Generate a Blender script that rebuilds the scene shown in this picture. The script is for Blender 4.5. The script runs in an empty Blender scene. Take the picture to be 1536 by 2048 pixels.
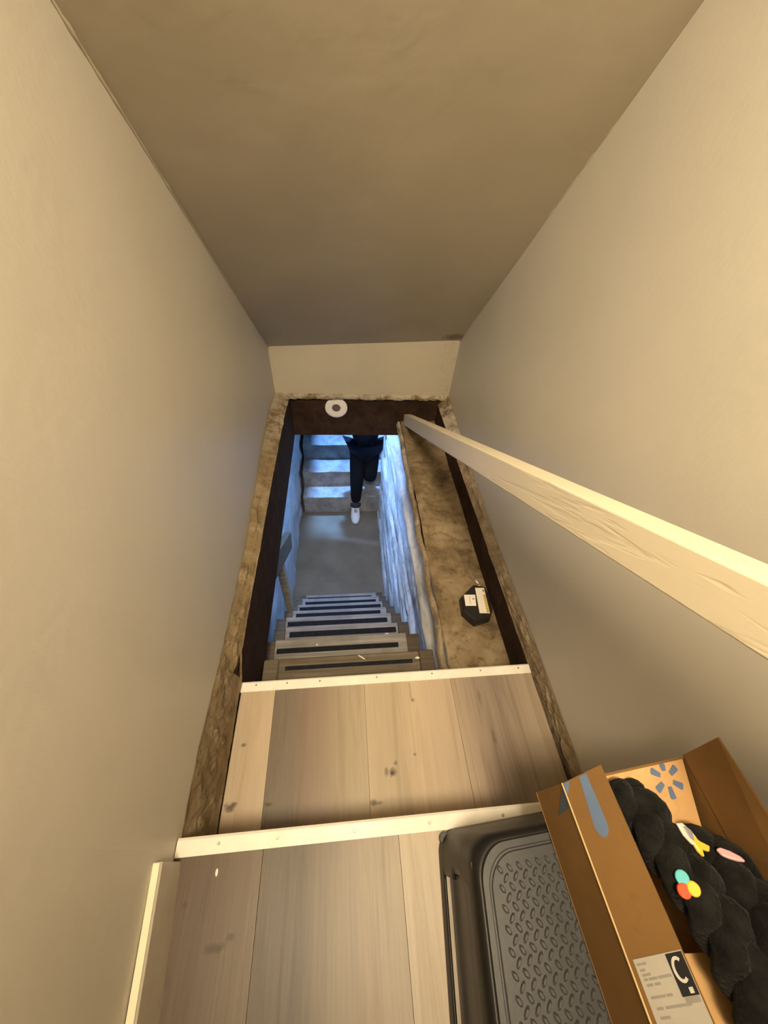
import bpy, bmesh, math, random
from mathutils import Vector, Matrix, noise

S = bpy.context.scene
COL = S.collection
random.seed(7)
# ------------------------------------------------------------------ camera
RR = [[0.994291, -0.018382, 0.105111], [-0.085087, -0.731015, 0.677035], [0.064392, -0.682113, -0.728406]]
cd = bpy.data.cameras.new('camera')
cam = bpy.data.objects.new('camera', cd)
COL.objects.link(cam)
cd.sensor_fit = 'VERTICAL'; cd.sensor_height = 36.0; cd.lens = 740.0 / 2048.0 * 36.0
cd.clip_start = 0.01
m = Matrix.Identity(4)
for i in range(3):
    m[i][0] = RR[i][0]; m[i][1] = -RR[i][1]; m[i][2] = -RR[i][2]
cam.matrix_world = m
S.camera = cam
# ------------------------------------------------------------------ world, lights, exposure
w = bpy.data.worlds.new('world'); S.world = w; w.use_nodes = True
w.node_tree.nodes['Background'].inputs[0].default_value = (0.35, 0.55, 1.0, 1)
w.node_tree.nodes['Background'].inputs[1].default_value = 0.02

def light(name, kind, loc, target, energy, color, size):
    l = bpy.data.lights.new(name, kind); l.energy = energy; l.color = color
    o = bpy.data.objects.new(name, l); COL.objects.link(o); o.location = loc
    if kind == 'AREA':
        l.shape = 'DISK'; l.size = size
        o.rotation_euler = (Vector(target) - Vector(loc)).to_track_quat('-Z', 'Y').to_euler()
    else:
        l.shadow_soft_size = size
    return o
light('hall_lamp', 'POINT', (0.01, -0.16, 0.84), None, 29.0, (1.0, 0.83, 0.57), 0.07)
light('hall_fill', 'AREA', (-0.03, -0.24, 0.92), (0.12, 1.1, -0.8), 27.0, (1.0, 0.83, 0.57), 0.45).data.spread = math.radians(95)  # added soft fill without a fixture, evens the light down the stairwell
light('hatch_daylight', 'AREA', (0.06, 3.75, 1.0), (0.06, 3.1, -3.0), 620.0, (0.16, 0.40, 1.0), 0.22)
light('cellar_fill', 'AREA', (-0.1, 2.7, -1.25), (0.34, 1.0, -1.8), 60.0, (0.22, 0.46, 1.0), 0.35)  # added blue fill under the cellar ceiling, no window there

v = S.view_settings
v.view_transform = 'Standard'; v.look = 'None'; v.gamma = 1.0; v.exposure = -0.20
v.use_curve_mapping = False

# ------------------------------------------------------------------ material helpers
class NT:
    def __init__(s, name, rough=0.7, spec=0.3, metal=0.0):
        s.m = bpy.data.materials.new(name); s.m.use_nodes = True
        s.t = s.m.node_tree; s.b = s.t.nodes['Principled BSDF']
        s.b.inputs['Roughness'].default_value = rough
        s.b.inputs['Specular IOR Level'].default_value = spec
        s.b.inputs['Metallic'].default_value = metal
        s._p = None
    def n(s, t, **k):
        x = s.t.nodes.new(t)
        for a, b in k.items(): setattr(x, a, b)
        return x
    def l(s, a, b): s.t.links.new(a, b)
    def put(s, sock, val):
        if hasattr(val, 'is_output'): s.l(val, sock)
        elif isinstance(val, (tuple, list)) and len(val) == 3 and sock.type == 'RGBA': sock.default_value = (*val, 1)
        else: sock.default_value = val
    def obj(s):
        return s.n('ShaderNodeTexCoord').outputs['Object']
    def pos(s):
        return s.n('ShaderNodeNewGeometry').outputs['Position']
    def scale(s, vec, sc, loc=(0, 0, 0)):
        x = s.n('ShaderNodeMapping'); s.l(vec, x.inputs[0]); x.inputs['Scale'].default_value = sc
        x.inputs['Location'].default_value = loc
        return x.outputs[0]
    def noise(s, vec, sc, detail=4, rough=0.55, dist=0.0):
        x = s.n('ShaderNodeTexNoise'); s.l(vec, x.inputs['Vector'])
        x.inputs['Scale'].default_value = sc; x.inputs['Detail'].default_value = detail
        x.inputs['Roughness'].default_value = rough; x.inputs['Distortion'].default_value = dist
        return x.outputs['Fac']
    def voro(s, vec, sc):
        x = s.n('ShaderNodeTexVoronoi'); s.l(vec, x.inputs['Vector']); x.inputs['Scale'].default_value = sc
        return x.outputs['Distance']
    def ramp(s, fac, stops, interp='LINEAR'):
        x = s.n('ShaderNodeValToRGB'); s.put(x.inputs[0], fac); r = x.color_ramp; r.interpolation = interp
        while len(r.elements) < len(stops): r.elements.new(0.5)
        for e, (p, c) in zip(r.elements, stops):
            e.position = p
            e.color = (*c, 1) if isinstance(c, (tuple, list)) else (c, c, c, 1)
        return x.outputs[0]
    def mix(s, fac, a, b, mode='MIX'):
        x = s.n('ShaderNodeMix', data_type='RGBA', blend_type=mode)
        s.put(x.inputs[0], fac); s.put(x.inputs[6], a); s.put(x.inputs[7], b)
        return x.outputs[2]
    def math(s, op, a, b=0.0):
        x = s.n('ShaderNodeMath', operation=op); s.put(x.inputs[0], a); s.put(x.inputs[1], b)
        return x.outputs[0]
    def rng(s, val, a, b, c=0.0, d=1.0):
        x = s.n('ShaderNodeMapRange', clamp=True); s.put(x.inputs[0], val)
        for i, q in enumerate((a, b, c, d)): x.inputs[1 + i].default_value = q
        return x.outputs[0]
    def xyz(s, vec):
        x = s.n('ShaderNodeSeparateXYZ'); s.l(vec, x.inputs[0]); return x.outputs
    def bump(s, h, strength=0.3, dist=0.01):
        x = s.n('ShaderNodeBump'); s.put(x.inputs['Height'], h)
        x.inputs['Strength'].default_value = strength; x.inputs['Distance'].default_value = dist
        s.l(x.outputs[0], s.b.inputs['Normal'])
    def color(s, c): s.put(s.b.inputs['Base Color'], c)

def plain(name, c, rough=0.6, spec=0.3, metal=0.0, var=0.12, sc=30, bump=0.15):
    k = NT(name, rough, spec, metal)
    o = k.obj(); f = k.noise(o, sc)
    k.color(k.mix(k.rng(f, 0.3, 0.7), tuple(x * (1 - var) for x in c), tuple(min(1, x * (1 + var)) for x in c)))
    if bump: k.bump(k.noise(o, sc * 4), bump, 0.002)
    return k.m

def paint_mat():
    k = NT('wall_paint', 0.45, 0.35)
    p = k.pos(); f = k.noise(p, 1.7, 3, 0.6)
    g = k.noise(p, 9, 4, 0.6)
    c = k.mix(k.rng(f, 0.3, 0.7), (0.51, 0.472, 0.395), (0.56, 0.517, 0.435))
    c = k.mix(k.rng(g, 0.55, 0.75, 0, 0.25), c, (0.47, 0.44, 0.39))
    k.color(c)
    k.bump(k.mix(0.5, k.noise(p, 60, 5), k.noise(p, 6, 3)), 0.10, 0.01)
    return k.m
M_paint = paint_mat()

def ceil_mat():
    k = NT('ceiling_paint', 0.55, 0.3)
    p = k.pos()
    c = k.mix(k.rng(k.noise(p, 2.5, 4), 0.3, 0.7), (0.42, 0.37, 0.275), (0.49, 0.43, 0.325))
    s = k.xyz(p)      # a brown damp stain low in the right corner
    dx = k.math('DIVIDE', k.math('SUBTRACT', s[0], 0.585), 0.075); dy = k.math('DIVIDE', k.math('SUBTRACT', s[1], 1.93), 0.035)
    d = k.math('ADD', k.math('SQRT', k.math('ADD', k.math('MULTIPLY', dx, dx), k.math('MULTIPLY', dy, dy))), k.math('MULTIPLY', k.math('SUBTRACT', k.noise(p, 30, 4), 0.5), 1.2))
    c = k.mix(k.rng(d, 0.3, 1.0, 0.75, 0), c, (0.16, 0.105, 0.05))
    k.color(c); k.bump(k.noise(p, 14, 4), 0.12, 0.01)
    return k.m
M_ceil = ceil_mat()

def rough_mat(name, a, b, c, sc=14, bump=0.8, pale=None):
    k = NT(name, 0.95, 0.15)
    p = k.pos(); f = k.noise(p, sc, 8, 0.65, 0.4); g = k.noise(p, sc * 4, 6, 0.7)
    col = k.ramp(f, [(0.3, a), (0.5, b), (0.7, c)])
    col = k.mix(k.rng(g, 0.32, 0.46, 0.55, 0), col, tuple(x * 0.5 for x in a))
    if pale:
        yy = k.xyz(p)[1]
        col = k.mix(k.math('MULTIPLY', k.rng(yy, 1.25, 1.75, 0, 0.8), k.rng(f, 0.42, 0.55)), col, pale)
    k.color(col); k.bump(k.mix(0.5, f, g), bump, 0.012)
    return k.m
M_plaster = rough_mat('broken_plaster', (0.15, 0.105, 0.055), (0.22, 0.16, 0.09), (0.32, 0.25, 0.165), 12, 0.8, (0.46, 0.40, 0.31))
M_plaster2 = rough_mat('pale_broken_plaster', (0.17, 0.12, 0.07), (0.27, 0.20, 0.125), (0.42, 0.34, 0.24), 11, 0.8, (0.50, 0.44, 0.35))
M_ledge = rough_mat('ledge_concrete', (0.085, 0.058, 0.030), (0.22, 0.158, 0.09), (0.32, 0.245, 0.155), 8, 0.6)
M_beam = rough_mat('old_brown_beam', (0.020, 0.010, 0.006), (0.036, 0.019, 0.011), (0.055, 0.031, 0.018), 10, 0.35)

def oldwood(name, c, sx=1.0):
    k = NT(name, 0.85, 0.2); o = k.obj()
    g = k.noise(k.scale(o, (3, 60, 60)), 1.0, 6, 0.6); f = k.noise(o, 9, 5)
    col = k.mix(k.rng(g, 0.3, 0.7), tuple(x * 0.6 for x in c), tuple(x * 1.25 for x in c))
    col = k.mix(k.rng(f, 0.5, 0.7, 0, 0.45), col, tuple(x * 0.5 for x in c))
    k.color(col); k.bump(g, 0.3, 0.004)
    return k.m
M_step = oldwood('worn_grey_step_wood', (0.30, 0.275, 0.25))
M_step2 = oldwood('worn_brown_step_wood', (0.155, 0.125, 0.09))
M_string = oldwood('brown_stringer_wood', (0.11, 0.085, 0.06))
M_post = oldwood('pale_post_wood', (0.42, 0.36, 0.25))
M_railend = oldwood('brown_rail_wood', (0.15, 0.12, 0.075))

def plank_mat(name, x0, x1, stops, knots, seed, contrast=0.5):
    """laminate board: tone stops across x (print, with shade painted into some), grain along y, printed knots at (x, y, rx, ry, depth)"""
    k = NT(name, 0.42, 0.35)
    p = k.pos(); s = k.xyz(p)
    warp = k.noise(k.scale(p, (9, 1.6, 1), (seed, seed * 2, 0)), 1.0, 3)
    xx = k.math('ADD', s[0], k.math('MULTIPLY', k.math('SUBTRACT', warp, 0.5), 0.06))
    c = k.ramp(k.rng(xx, x0, x1), stops)
    fine = k.noise(k.scale(p, (190, 5, 1), (seed, 0, 0)), 1.0, 6, 0.65)
    mid = k.noise(k.scale(p, (38, 2.2, 1), (seed * 3, 0, 0)), 1.0, 5, 0.6, 0.6)
    c = k.mix(k.rng(fine, 0.35, 0.7, 0, contrast), c, (1.30, 1.26, 1.2), 'MULTIPLY')
    c = k.mix(k.rng(mid, 0.30, 0.52, contrast, 0), c, (0.56, 0.50, 0.44), 'MULTIPLY')
    for (a, b, rx, ry, dep) in knots:
        dx = k.math('DIVIDE', k.math('SUBTRACT', s[0], a), rx); dy = k.math('DIVIDE', k.math('SUBTRACT', s[1], b), ry)
        d = k.math('SQRT', k.math('ADD', k.math('MULTIPLY', dx, dx), k.math('MULTIPLY', dy, dy)))
        wob = k.noise(k.scale(p, (70, 70, 1), (a * 50, b * 40, 0)), 1.0, 4)
        d = k.math('ADD', d, k.math('MULTIPLY', k.math('SUBTRACT', wob, 0.5), 1.6))
        c = k.mix(k.rng(d, 0.35, 1.05, dep, 0.0), c, (0.055, 0.036, 0.022))
    k.color(c)
    k.bump(fine, 0.12, 0.002)
    return k.m

# ------------------------------------------------------------------ mesh helpers (all coordinates are world coordinates)
ORG = {}
def build(name, vf, mat, parent=None, smooth=False, origin=None):
    if isinstance(vf, bmesh.types.BMesh):
        vf.verts.ensure_lookup_table(); vf.verts.index_update()
        V = [v.co.copy() for v in vf.verts]; F = [[q.index for q in f.verts] for f in vf.faces]; vf.free()
    else:
        V = [Vector(q) for q in vf[0]]; F = vf[1]
    if origin is None:
        lo = [min(q[i] for q in V) for i in range(3)]; hi = [max(q[i] for q in V) for i in range(3)]
        origin = Vector(((lo[0] + hi[0]) / 2, (lo[1] + hi[1]) / 2, lo[2]))
    else: origin = Vector(origin)
    me = bpy.data.meshes.new(name)
    me.from_pydata([q - origin for q in V], [], F); me.update()
    if smooth: me.polygons.foreach_set('use_smooth', [True] * len(me.polygons))
    me.materials.append(mat)
    o = bpy.data.objects.new(name, me); COL.objects.link(o)
    ORG[o] = origin
    if parent is not None:
        o.parent = parent; o.location = origin - ORG[parent]
    else: o.location = origin
    return o
def empty(name, loc, label, cat, group=None):
    o = bpy.data.objects.new(name, None); COL.objects.link(o); o.location = loc; o.empty_display_size = 0.05
    ORG[o] = Vector(loc); o['label'] = label; o['category'] = cat
    if group: o['group'] = group
    return o
def tag(o, label, cat, group=None):
    o['label'] = label; o['category'] = cat
    if group: o['group'] = group
    return o
def struct(o, label=None, cat=None):
    o['kind'] = 'structure'
    if label: o['label'] = label
    if cat: o['category'] = cat
    return o

def bbox(x0, x1, y0, y1, z0, z1, bevel=0.0, seg=1, bm=None, jit=0.0):
    b = bmesh.new()
    r = bmesh.ops.create_cube(b, size=1.0)
    for q in b.verts:
        q.co = Vector((x0 + (q.co.x + .5) * (x1 - x0), y0 + (q.co.y + .5) * (y1 - y0), z0 + (q.co.z + .5) * (z1 - z0)))
        if jit: q.co += Vector((random.uniform(-jit, jit), random.uniform(-jit, jit), random.uniform(-jit, jit)))
    if bevel: bmesh.ops.bevel(b, geom=list(b.edges), offset=bevel, segments=seg, profile=0.5, affect='EDGES')
    return b
def join(*bms):
    out = bmesh.new()
    for b in bms:
        me = bpy.data.meshes.new('tmp'); b.to_mesh(me); b.free(); out.from_mesh(me); bpy.data.meshes.remove(me)
    return out
def xform(b, M):
    bmesh.ops.transform(b, matrix=M, verts=b.verts); return b
def prism(poly, fn, a, bb):
    """poly: list of 2d points, fn(p, t) -> 3d point, extruded from t=a to t=bb"""
    n = len(poly)
    V = [fn(p, a) for p in poly] + [fn(p, bb) for p in poly]
    F = [list(range(n))[::-1], [n + i for i in range(n)]] + [[i, (i + 1) % n, n + (i + 1) % n, n + i] for i in range(n)]
    b = bmesh.new(); vs = [b.verts.new(q) for q in V]
    for f in F: b.faces.new([vs[i] for i in f])
    bmesh.ops.recalc_face_normals(b, faces=b.faces)
    return b
def grid(nu, nv, fn):
    V = [fn(i / nu, j / nv) for j in range(nv + 1) for i in range(nu + 1)]
    F = [[j * (nu + 1) + i, j * (nu + 1) + i + 1, (j + 1) * (nu + 1) + i + 1, (j + 1) * (nu + 1) + i] for j in range(nv) for i in range(nu)]
    return V, F
def flipf(vf): return vf[0], [f[::-1] for f in vf[1]]
def tube(path, rad, seg=12, bm=None):
    b = bm or bmesh.new(); P = [Vector(p) for p in path]; n = len(P)
    up = Vector((0, 0, 1)); rings = []
    for i in range(n):
        t = (P[min(i + 1, n - 1)] - P[max(i - 1, 0)]).normalized()
        if abs(t.dot(up)) > 0.95: up = Vector((1, 0, 0))
        s = t.cross(up).normalized(); u = s.cross(t).normalized()
        r = rad[i] if isinstance(rad, (list, tuple)) else rad
        rings.append([b.verts.new(P[i] + (s * math.cos(a) + u * math.sin(a)) * r) for a in [2 * math.pi * k / seg for k in range(seg)]])
    for i in range(n - 1):
        for k in range(seg):
            b.faces.new([rings[i][k], rings[i][(k + 1) % seg], rings[i + 1][(k + 1) % seg], rings[i + 1][k]])
    b.faces.new(rings[0][::-1]); b.faces.new(rings[-1])
    bmesh.ops.recalc_face_normals(b, faces=b.faces)
    return b
def nz(x, y, z, s=1.0): return noise.noise(Vector((x * s, y * s, z * s)))
def lerp(a, b, t): return a + (b - a) * t
def pw(x, pts):
    if x <= pts[0][0]: return pts[0][1]
    for (a, b), (c, d) in zip(pts, pts[1:]):
        if x <= c: return lerp(b, d, (x - a) / (c - a))
    return pts[-1][1]

# ------------------------------------------------------------------ key dimensions
ZL = -0.93      # landing (upper floor)
ZT = -1.13      # first tread below the landing
ZF = -3.10      # cellar floor
YH = 1.975      # face of the header beam
def xl(y): return -0.315 - 0.033 * y if y > 0 else (-0.315 + 0.10 * (-y) if y > -0.3 else max(-0.42, -0.285 - 0.6 * (-y - 0.3)))
def xr(y): return 0.572 + 0.028 * max(y, 0)
def zcl(y): return 0.07 - 0.78 * (y - 0.79)
def zcr(y): return 0.155 - 0.965 * (y - 0.99)

# ------------------------------------------------------------------ setting: walls and ceiling of the stairwell
ZBL = [(0.0, -0.95), (0.05, -0.955), (0.19, -0.957), (0.44, -1.0), (0.85, -1.046), (1.4, -1.045), (1.7, -1.06), (1.85, -1.09), (YH, -1.11)]
ZBR = [(0.0, -1.085), (0.35, -1.095), (0.8, -1.12), (1.05, -1.135), (1.5, -1.13), (YH, -1.115)]
def side_wall(side):
    xf = xl if side < 0 else xr
    ys = [-1.62 + 0.1 * i for i in range(16)] + [0.0 + 0.018 * i for i in range(2, 111)]
    ys = [y for y in ys if y <= YH] + [YH + 0.02]
    V = []; F = []
    for y in ys:
        zb = (ZL - 0.02) if y < 0.03 else pw(y, ZBL if side < 0 else ZBR) + 0.007 * nz(y, side, 0, 22) + 0.005 * nz(y, side, 3, 55)
        zt = 1.62 if y < -0.4 else min(1.62, max(zcl(y), zcr(y)) + 0.12)
        x = xf(y); o = side * 0.012; o2 = side * 0.11
        V += [(x, y, zt), (x, y, zb + 0.012), (x + o * 0.15, y, zb), (x + o, y, zb), (x + o2, y, zb + 0.02), (x + o2, y, zt)]
    n = 6
    for i in range(len(ys) - 1):
        for k in range(n):
            a, b = i * n + k, i * n + (k + 1) % n
            F.append([a, b, b + n, a + n] if side > 0 else [a, a + n, b + n, b])
    F.append(list(range(n))); F.append([len(V) - n + k for k in range(n)][::-1])
    return V, F
wl = struct(build('wall_left', side_wall(-1), M_paint))
wr = struct(build('wall_right', side_wall(1), M_paint))
# ragged plaster left between the cut wall and the floor framing
def band(side):
    def f(u, v):
        y = 0.04 + u * (YH - 0.04)
        if side < 0:
            xo, zo = xl(y) - 0.006, pw(y, ZBL) + 0.004
            xi, zi = -0.300, pw(y, [(0, -1.12), (0.40, -1.115), (0.46, -1.065), (1.3, -1.066), (1.7, -1.083), (YH, -1.12)])
        else:
            xo, zo = xr(y) + 0.006, pw(y, ZBR) + 0.004
            xi, zi = 0.573, pw(y, [(0, -1.16), (2, -1.175)])
        t = v
        x = lerp(xo, xi, t); z = lerp(zo, zi, t)
        am = math.sin(math.pi * min(1, v * 1.08)) if v < 0.93 else 0.25
        d = 0.014 * nz(y * 9, v * 2, side * 4) + 0.008 * nz(y * 30, v * 5, side * 9) + 0.004 * nz(y * 70, v * 14, 1)
        x += -side * (abs(d) * am); z += d * am * 0.8
        return (x, y, z)
    return grid(220, 14, f)
b1 = build('plaster_edge', band(-1), M_plaster, wl)
b2 = build('plaster_edge', band(1), M_plaster2, wr)
b1['label'] = 'ragged brown plaster strip under the cut wall'; b2['label'] = 'ragged pale plaster strip under the cut wall'
# thin painted lip flaking over the edge, and small dabs of loose plaster are part of the strip relief
struct(build('wall_back', bbox(-0.50, 0.75, YH - 0.012, YH + 0.06, -1.112, -0.70), M_ceil))
def hb(u, v):
    x = -0.325 + u * 0.94
    z = -1.105 - 0.035 * v + (0.010 * nz(x, 0, v * .3, 17) + 0.006 * nz(x, 2, v, 45)) * (1 if v > 0.2 else 0)
    return (x, YH - 0.014 - 0.010 * math.sin(math.pi * v) - 0.004 * nz(x, v, 0, 40), z)
struct(build('wall_behind', bbox(-0.6, 0.8, -1.70, -1.60, ZL - 0.02, 1.6), M_paint))
def ceil(u, v):
    y = -0.55 + v * (YH + 0.55)
    a, b = xl(y) - 0.02, xr(y) + 0.02
    return (lerp(a, b, u), y, min(1.5, lerp(zcl(y), zcr(y), u)) + 0.004 * nz(u * 3, y * 3, 0))
struct(build('ceiling', grid(12, 60, ceil), M_ceil, smooth=True))
struct(build('ceiling', bbox(-0.6, 0.8, -1.7, -0.10, 1.5, 1.56), M_ceil))
for i_, (xf, zf, sd) in enumerate(((xl, zcl, 1), (xr, zcr, -1))):     # lumpy caulk in the corners of the sloped ceiling
    ys_ = [0.45 + k * 0.012 for k in range(127)]
    struct(build('trim_%d' % (i_ + 1), tube([(xf(y) + sd * .001, y, zf(y) - .002) for y in ys_], [0.0016 + 0.0025 * abs(nz(y * 14, sd, 0)) + 0.004 * max(0, nz(y * 40, sd, 5)) for y in ys_], 7), M_ceil, smooth=True))

# ------------------------------------------------------------------ landing floor and baseboard
TAN = (0.42, 0.33, 0.235); DRK = (0.14, 0.115, 0.086); RED = (0.20, 0.145, 0.11); GRY = (0.27, 0.225, 0.18)
P0 = [plank_mat('landing_plank_brown_shaded', -0.34, -0.16, [(0, (0.082, 0.056, 0.038)), (0.55, (0.094, 0.066, 0.045)), (1, (0.128, 0.097, 0.068))],  # colour darkened to carry a soft shadow on the left of the landing
                [(-0.222, -0.087, 0.022, 0.007, .85), (-0.198, -0.078, 0.010, 0.006, .7), (-0.281, -0.034, 0.006, 0.006, .6), (-0.289, -0.113, 0.010, 0.014, .5)], 1.0),
      plank_mat('landing_plank_dark_shaded', -0.16, 0.09, [(0, (0.092, 0.071, 0.052)), (0.28, (0.084, 0.063, 0.046)), (0.45, (0.145, 0.116, 0.087)), (0.75, (0.245, 0.20, 0.153)), (1, (0.29, 0.24, 0.185))], [(-0.02, -0.5, .02, .02, .8)], 2.3, 0.6),  # print tones, darkened to carry the same soft shadow
      plank_mat('landing_plank_pale', 0.09, 0.34, [(0, (0.38, 0.32, 0.25)), (0.5, (0.42, 0.345, 0.26)), (1, (0.35, 0.28, 0.21))], [(0.2, -0.6, .02, .02, .8)], 3.7, 0.6),
      plank_mat('landing_plank_grey', 0.34, 0.6, [(0, GRY), (1, DRK)], [(0.45, -0.6, .02, .02, .8)], 5.1)]
fl = struct(build('floor', bbox(-0.45, 0.70, -1.62, 0.015, ZL - 0.05, ZL - 0.009), M_step2))
xs = [-0.325, -0.16, 0.09, 0.34, 0.571]
for i in range(4):
    a, b = xs[i], xs[i + 1]
    pv = [(a + 0.0004, 0.03), (a + 0.0004, -1.59), (b - 0.0004, -1.59), (b - 0.0004, 0.03)]
    if i == 0: pv = [(xl(0.03) + 0.001, 0.03), (xl(-0.3) + 0.001, -0.3), (b - 0.0004, -0.3), (b - 0.0004, 0.03)]
    pb = prism(pv, lambda p, t: (p[0], p[1], t), ZL - 0.009, ZL)
    build('plank', pb, P0[i], fl)
    if i == 0:
        build('plank', prism([(-0.284, -0.301), (-0.415, -0.53), (-0.415, -1.59), (b - 0.0004, -1.59), (b - 0.0004, -0.301)], lambda p, t: (p[0], p[1], t), ZL - 0.009, ZL), P0[0], fl)
# riser under the landing lip
M_white = plain('off_white_trim_paint', (0.74, 0.69, 0.60), 0.42, 0.4, 0, 0.06, 25, 0.08)
M_base = plain('baseboard_paint', (0.50, 0.445, 0.36), 0.45, 0.35, 0, 0.06, 25, 0.06)
M_basetop = plain('cream_baseboard_top', (0.74, 0.68, 0.50), 0.45, 0.35, 0, 0.05, 25, 0.06)
tilt = lambda y: xl(y)
by0, by1 = 0.022, -0.30
def bprof(y):
    x = tilt(y) + 0.0005
    return [(x, ZL), (x + 0.013, ZL), (x + 0.013, ZL + 0.088), (x + 0.0105, ZL + 0.091), (x, ZL + 0.091)]
pa, pb_ = bprof(by0), bprof(by1)
bbd = struct(build('baseboard_left', ([(x, by0, z) for x, z in pa] + [(x, by1, z) for x, z in pb_],
        [[0, 1, 2, 3, 4], [9, 8, 7, 6, 5]] + [[i, 5 + i, 5 + (i + 1) % 5, (i + 1) % 5] for i in range(5)]), M_base))
tp = [(tilt(by0) + .001, by0 - .001, ZL + .0912), (tilt(by0) + .0112, by0 - .001, ZL + .0912), (tilt(by1) + .0112, by1, ZL + .0912), (tilt(by1) + .001, by1, ZL + .0912)]
te = build('cap_edge', (tp + [(x, y, z + 0.0022) for x, y, z in tp], [[3, 2, 1, 0], [4, 5, 6, 7], [0, 1, 5, 4], [1, 2, 6, 5], [2, 3, 7, 6], [3, 0, 4, 7]]), M_basetop, bbd)
te['label'] = 'bright cream top edge of the baseboard'

# ------------------------------------------------------------------ staircase
st = empty('staircase', (0.1, 0.9, ZF), 'steep stairs with two laminate treads above grey worn open wooden steps', 'stairs')
P1 = [plank_mat('tread_plank_tan', -0.31, -0.205, [(0, (0.42, 0.33, 0.235)), (0.5, TAN), (1, (0.44, 0.35, 0.25))],
                [(-0.283, 0.112, 0.016, 0.010, .85), (-0.272, 0.118, 0.008, 0.006, .7), (-0.271, 0.238, 0.008, 0.006, .7)], 0.4, 0.35),
      plank_mat('tread_plank_dark', -0.205, 0.047, [(0, DRK), (0.22, (0.16, 0.128, 0.098)), (0.36, RED), (0.55, (0.24, 0.18, 0.135)), (0.68, (0.31, 0.25, 0.175)), (1, (0.37, 0.30, 0.21))],
                [(-0.193, 0.110, 0.010, 0.005, .8)], 1.9, 0.4),
      plank_mat('tread_plank_knotty', 0.047, 0.302, [(0, (0.41, 0.33, 0.23)), (0.3, (0.38, 0.305, 0.21)), (0.55, (0.46, 0.365, 0.255)), (1, (0.39, 0.305, 0.225))],
                [(0.108, 0.150, 0.010, 0.010, 1), (0.092, 0.155, 0.006, 0.014, .6), (0.118, 0.170, 0.006, 0.006, .6), (0.055, 0.094, 0.011, 0.009, .75), (0.068, 0.092, 0.012, 0.004, .5), (0.17, 0.185, 0.005, 0.004, .6), (0.182, 0.316, 0.006, 0.006, .6), (0.178, 0.34, 0.003, 0.03, .4)], 4.2, 0.35),
      plank_mat('tread_plank_grey', 0.302, 0.556, [(0, (0.34, 0.265, 0.20)), (0.2, (0.25, 0.195, 0.155)), (0.45, (0.22, 0.175, 0.14)), (0.75, (0.27, 0.215, 0.165)), (1, (0.33, 0.265, 0.195))],
                [(0.392, 0.21, 0.006, 0.03, .45), (0.378, 0.31, 0.005, 0.03, .35)], 6.6, 0.6)]
t1 = build('tread', bbox(-0.3025, 0.558, -0.02, 0.375, ZT - 0.028, ZT - 0.009), M_step2, st)
xs = [-0.299, -0.205, 0.047, 0.302, 0.556]
for i in range(4):
    build('plank', bbox(xs[i] + .0004, xs[i + 1] - .0004, 0.002, 0.372, ZT - 0.009, ZT), P1[i], t1)
build('riser', bbox(-0.30, 0.565, 0.000, 0.016, ZT, ZL - 0.052), M_base, st)
def nosing(x0, x1, yf, z, slant=0.0):
    prof = [(-0.027, 0.0), (-0.027, 0.0025), (-0.004, 0.0045), (0.0, 0.002), (0.001, -0.022), (-0.002, -0.022), (-0.002, 0.0)]
    def fn(p, t): return (t, yf + p[0] + slant * (t - x0), z + p[1])
    return prism(prof, fn, x0, x1)
n1 = build('nosing', nosing(-0.308, 0.556, 0.394, ZT, 0.0005), M_white, st)
n2 = build('nosing', nosing(-0.3145, 0.5705, 0.054, ZL, -0.004), M_white, st)
n1['label'] = 'off-white nosing strip of the lower laminate tread'; n2['label'] = 'off-white nosing strip of the landing edge'
M_screw = plain('screw_steel', (0.42, 0.36, 0.28), 0.35, 0.5, 0.8, 0.1, 80, 0)
def screw(x, y, z, par):
    b = bmesh.new(); bmesh.ops.create_cone(b, cap_ends=True, segments=10, radius1=0.0032, radius2=0.0022, depth=0.0014, matrix=Matrix.Translation((x, y, z)))
    return build('screw', b, M_screw, par)
for x, y in ((-0.241, 0.041), (-0.136, 0.040), (0.007, 0.038), (0.152, 0.038), (0.30, 0.037), (0.45, 0.037)): screw(x, y, ZL + .0040, n2)
for x, y in ((-0.26, .384), (-0.174, 0.384), (-0.081, 0.384), (0.084, 0.384), (0.25, .384), (0.4, 0.384), (0.52, 0.384)): screw(x, y, ZT + .0040, n1)
# lower open steps
NS = 8; DY = 0.167; DZ = 0.2213
def sy(i): return 0.382 + DY * i
def sz(i): return ZT - DZ * i
M_shade_band = plain('black_shade_band', (0.014, 0.015, 0.020), 0.9, 0.15, 0, 0.3, 60, 0.3)  # black for the painted shade on the lower treads
for i in range(1, NS + 1):
    xa = -0.294 if i == 1 else (-0.36 if i < 4 else -0.40)
    xb = 0.318
    y1 = sy(i); y0 = y1 - (0.20 if i > 1 else 0.165); z = sz(i)
    t = build('tread', bbox(xa + 0.05, xb - 0.055, y0, y1 + random.uniform(-.004, .004), z - 0.034, z, 0.004, 1, jit=0.002), M_step if i > 1 else M_step2, st)
    d0, d1 = {1: (0.046, 0.032), 2: (0.060, 0.038)}.get(i, (0.056, 0.027))
    build('shade_band', bbox(xa + 0.062 + 0.012 * (i % 2), xb - 0.068 - 0.014 * (i % 3), y1 - d0, y1 - d1, z - 0.001, z + 0.0022, 0.0008), M_shade_band, t)  # black band stands in for the shade between the steps
    build('end_block', bbox(xa, xa + 0.049, y0, y1 - 0.004, z - 0.034, z + 0.002, 0.003, 1, jit=0.002), M_step2, t)
    build('end_block', bbox(xb - 0.054, xb, y0, y1 - 0.002, z - 0.034, z + 0.003, 0.003, 1, jit=0.002), M_string, t)
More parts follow.
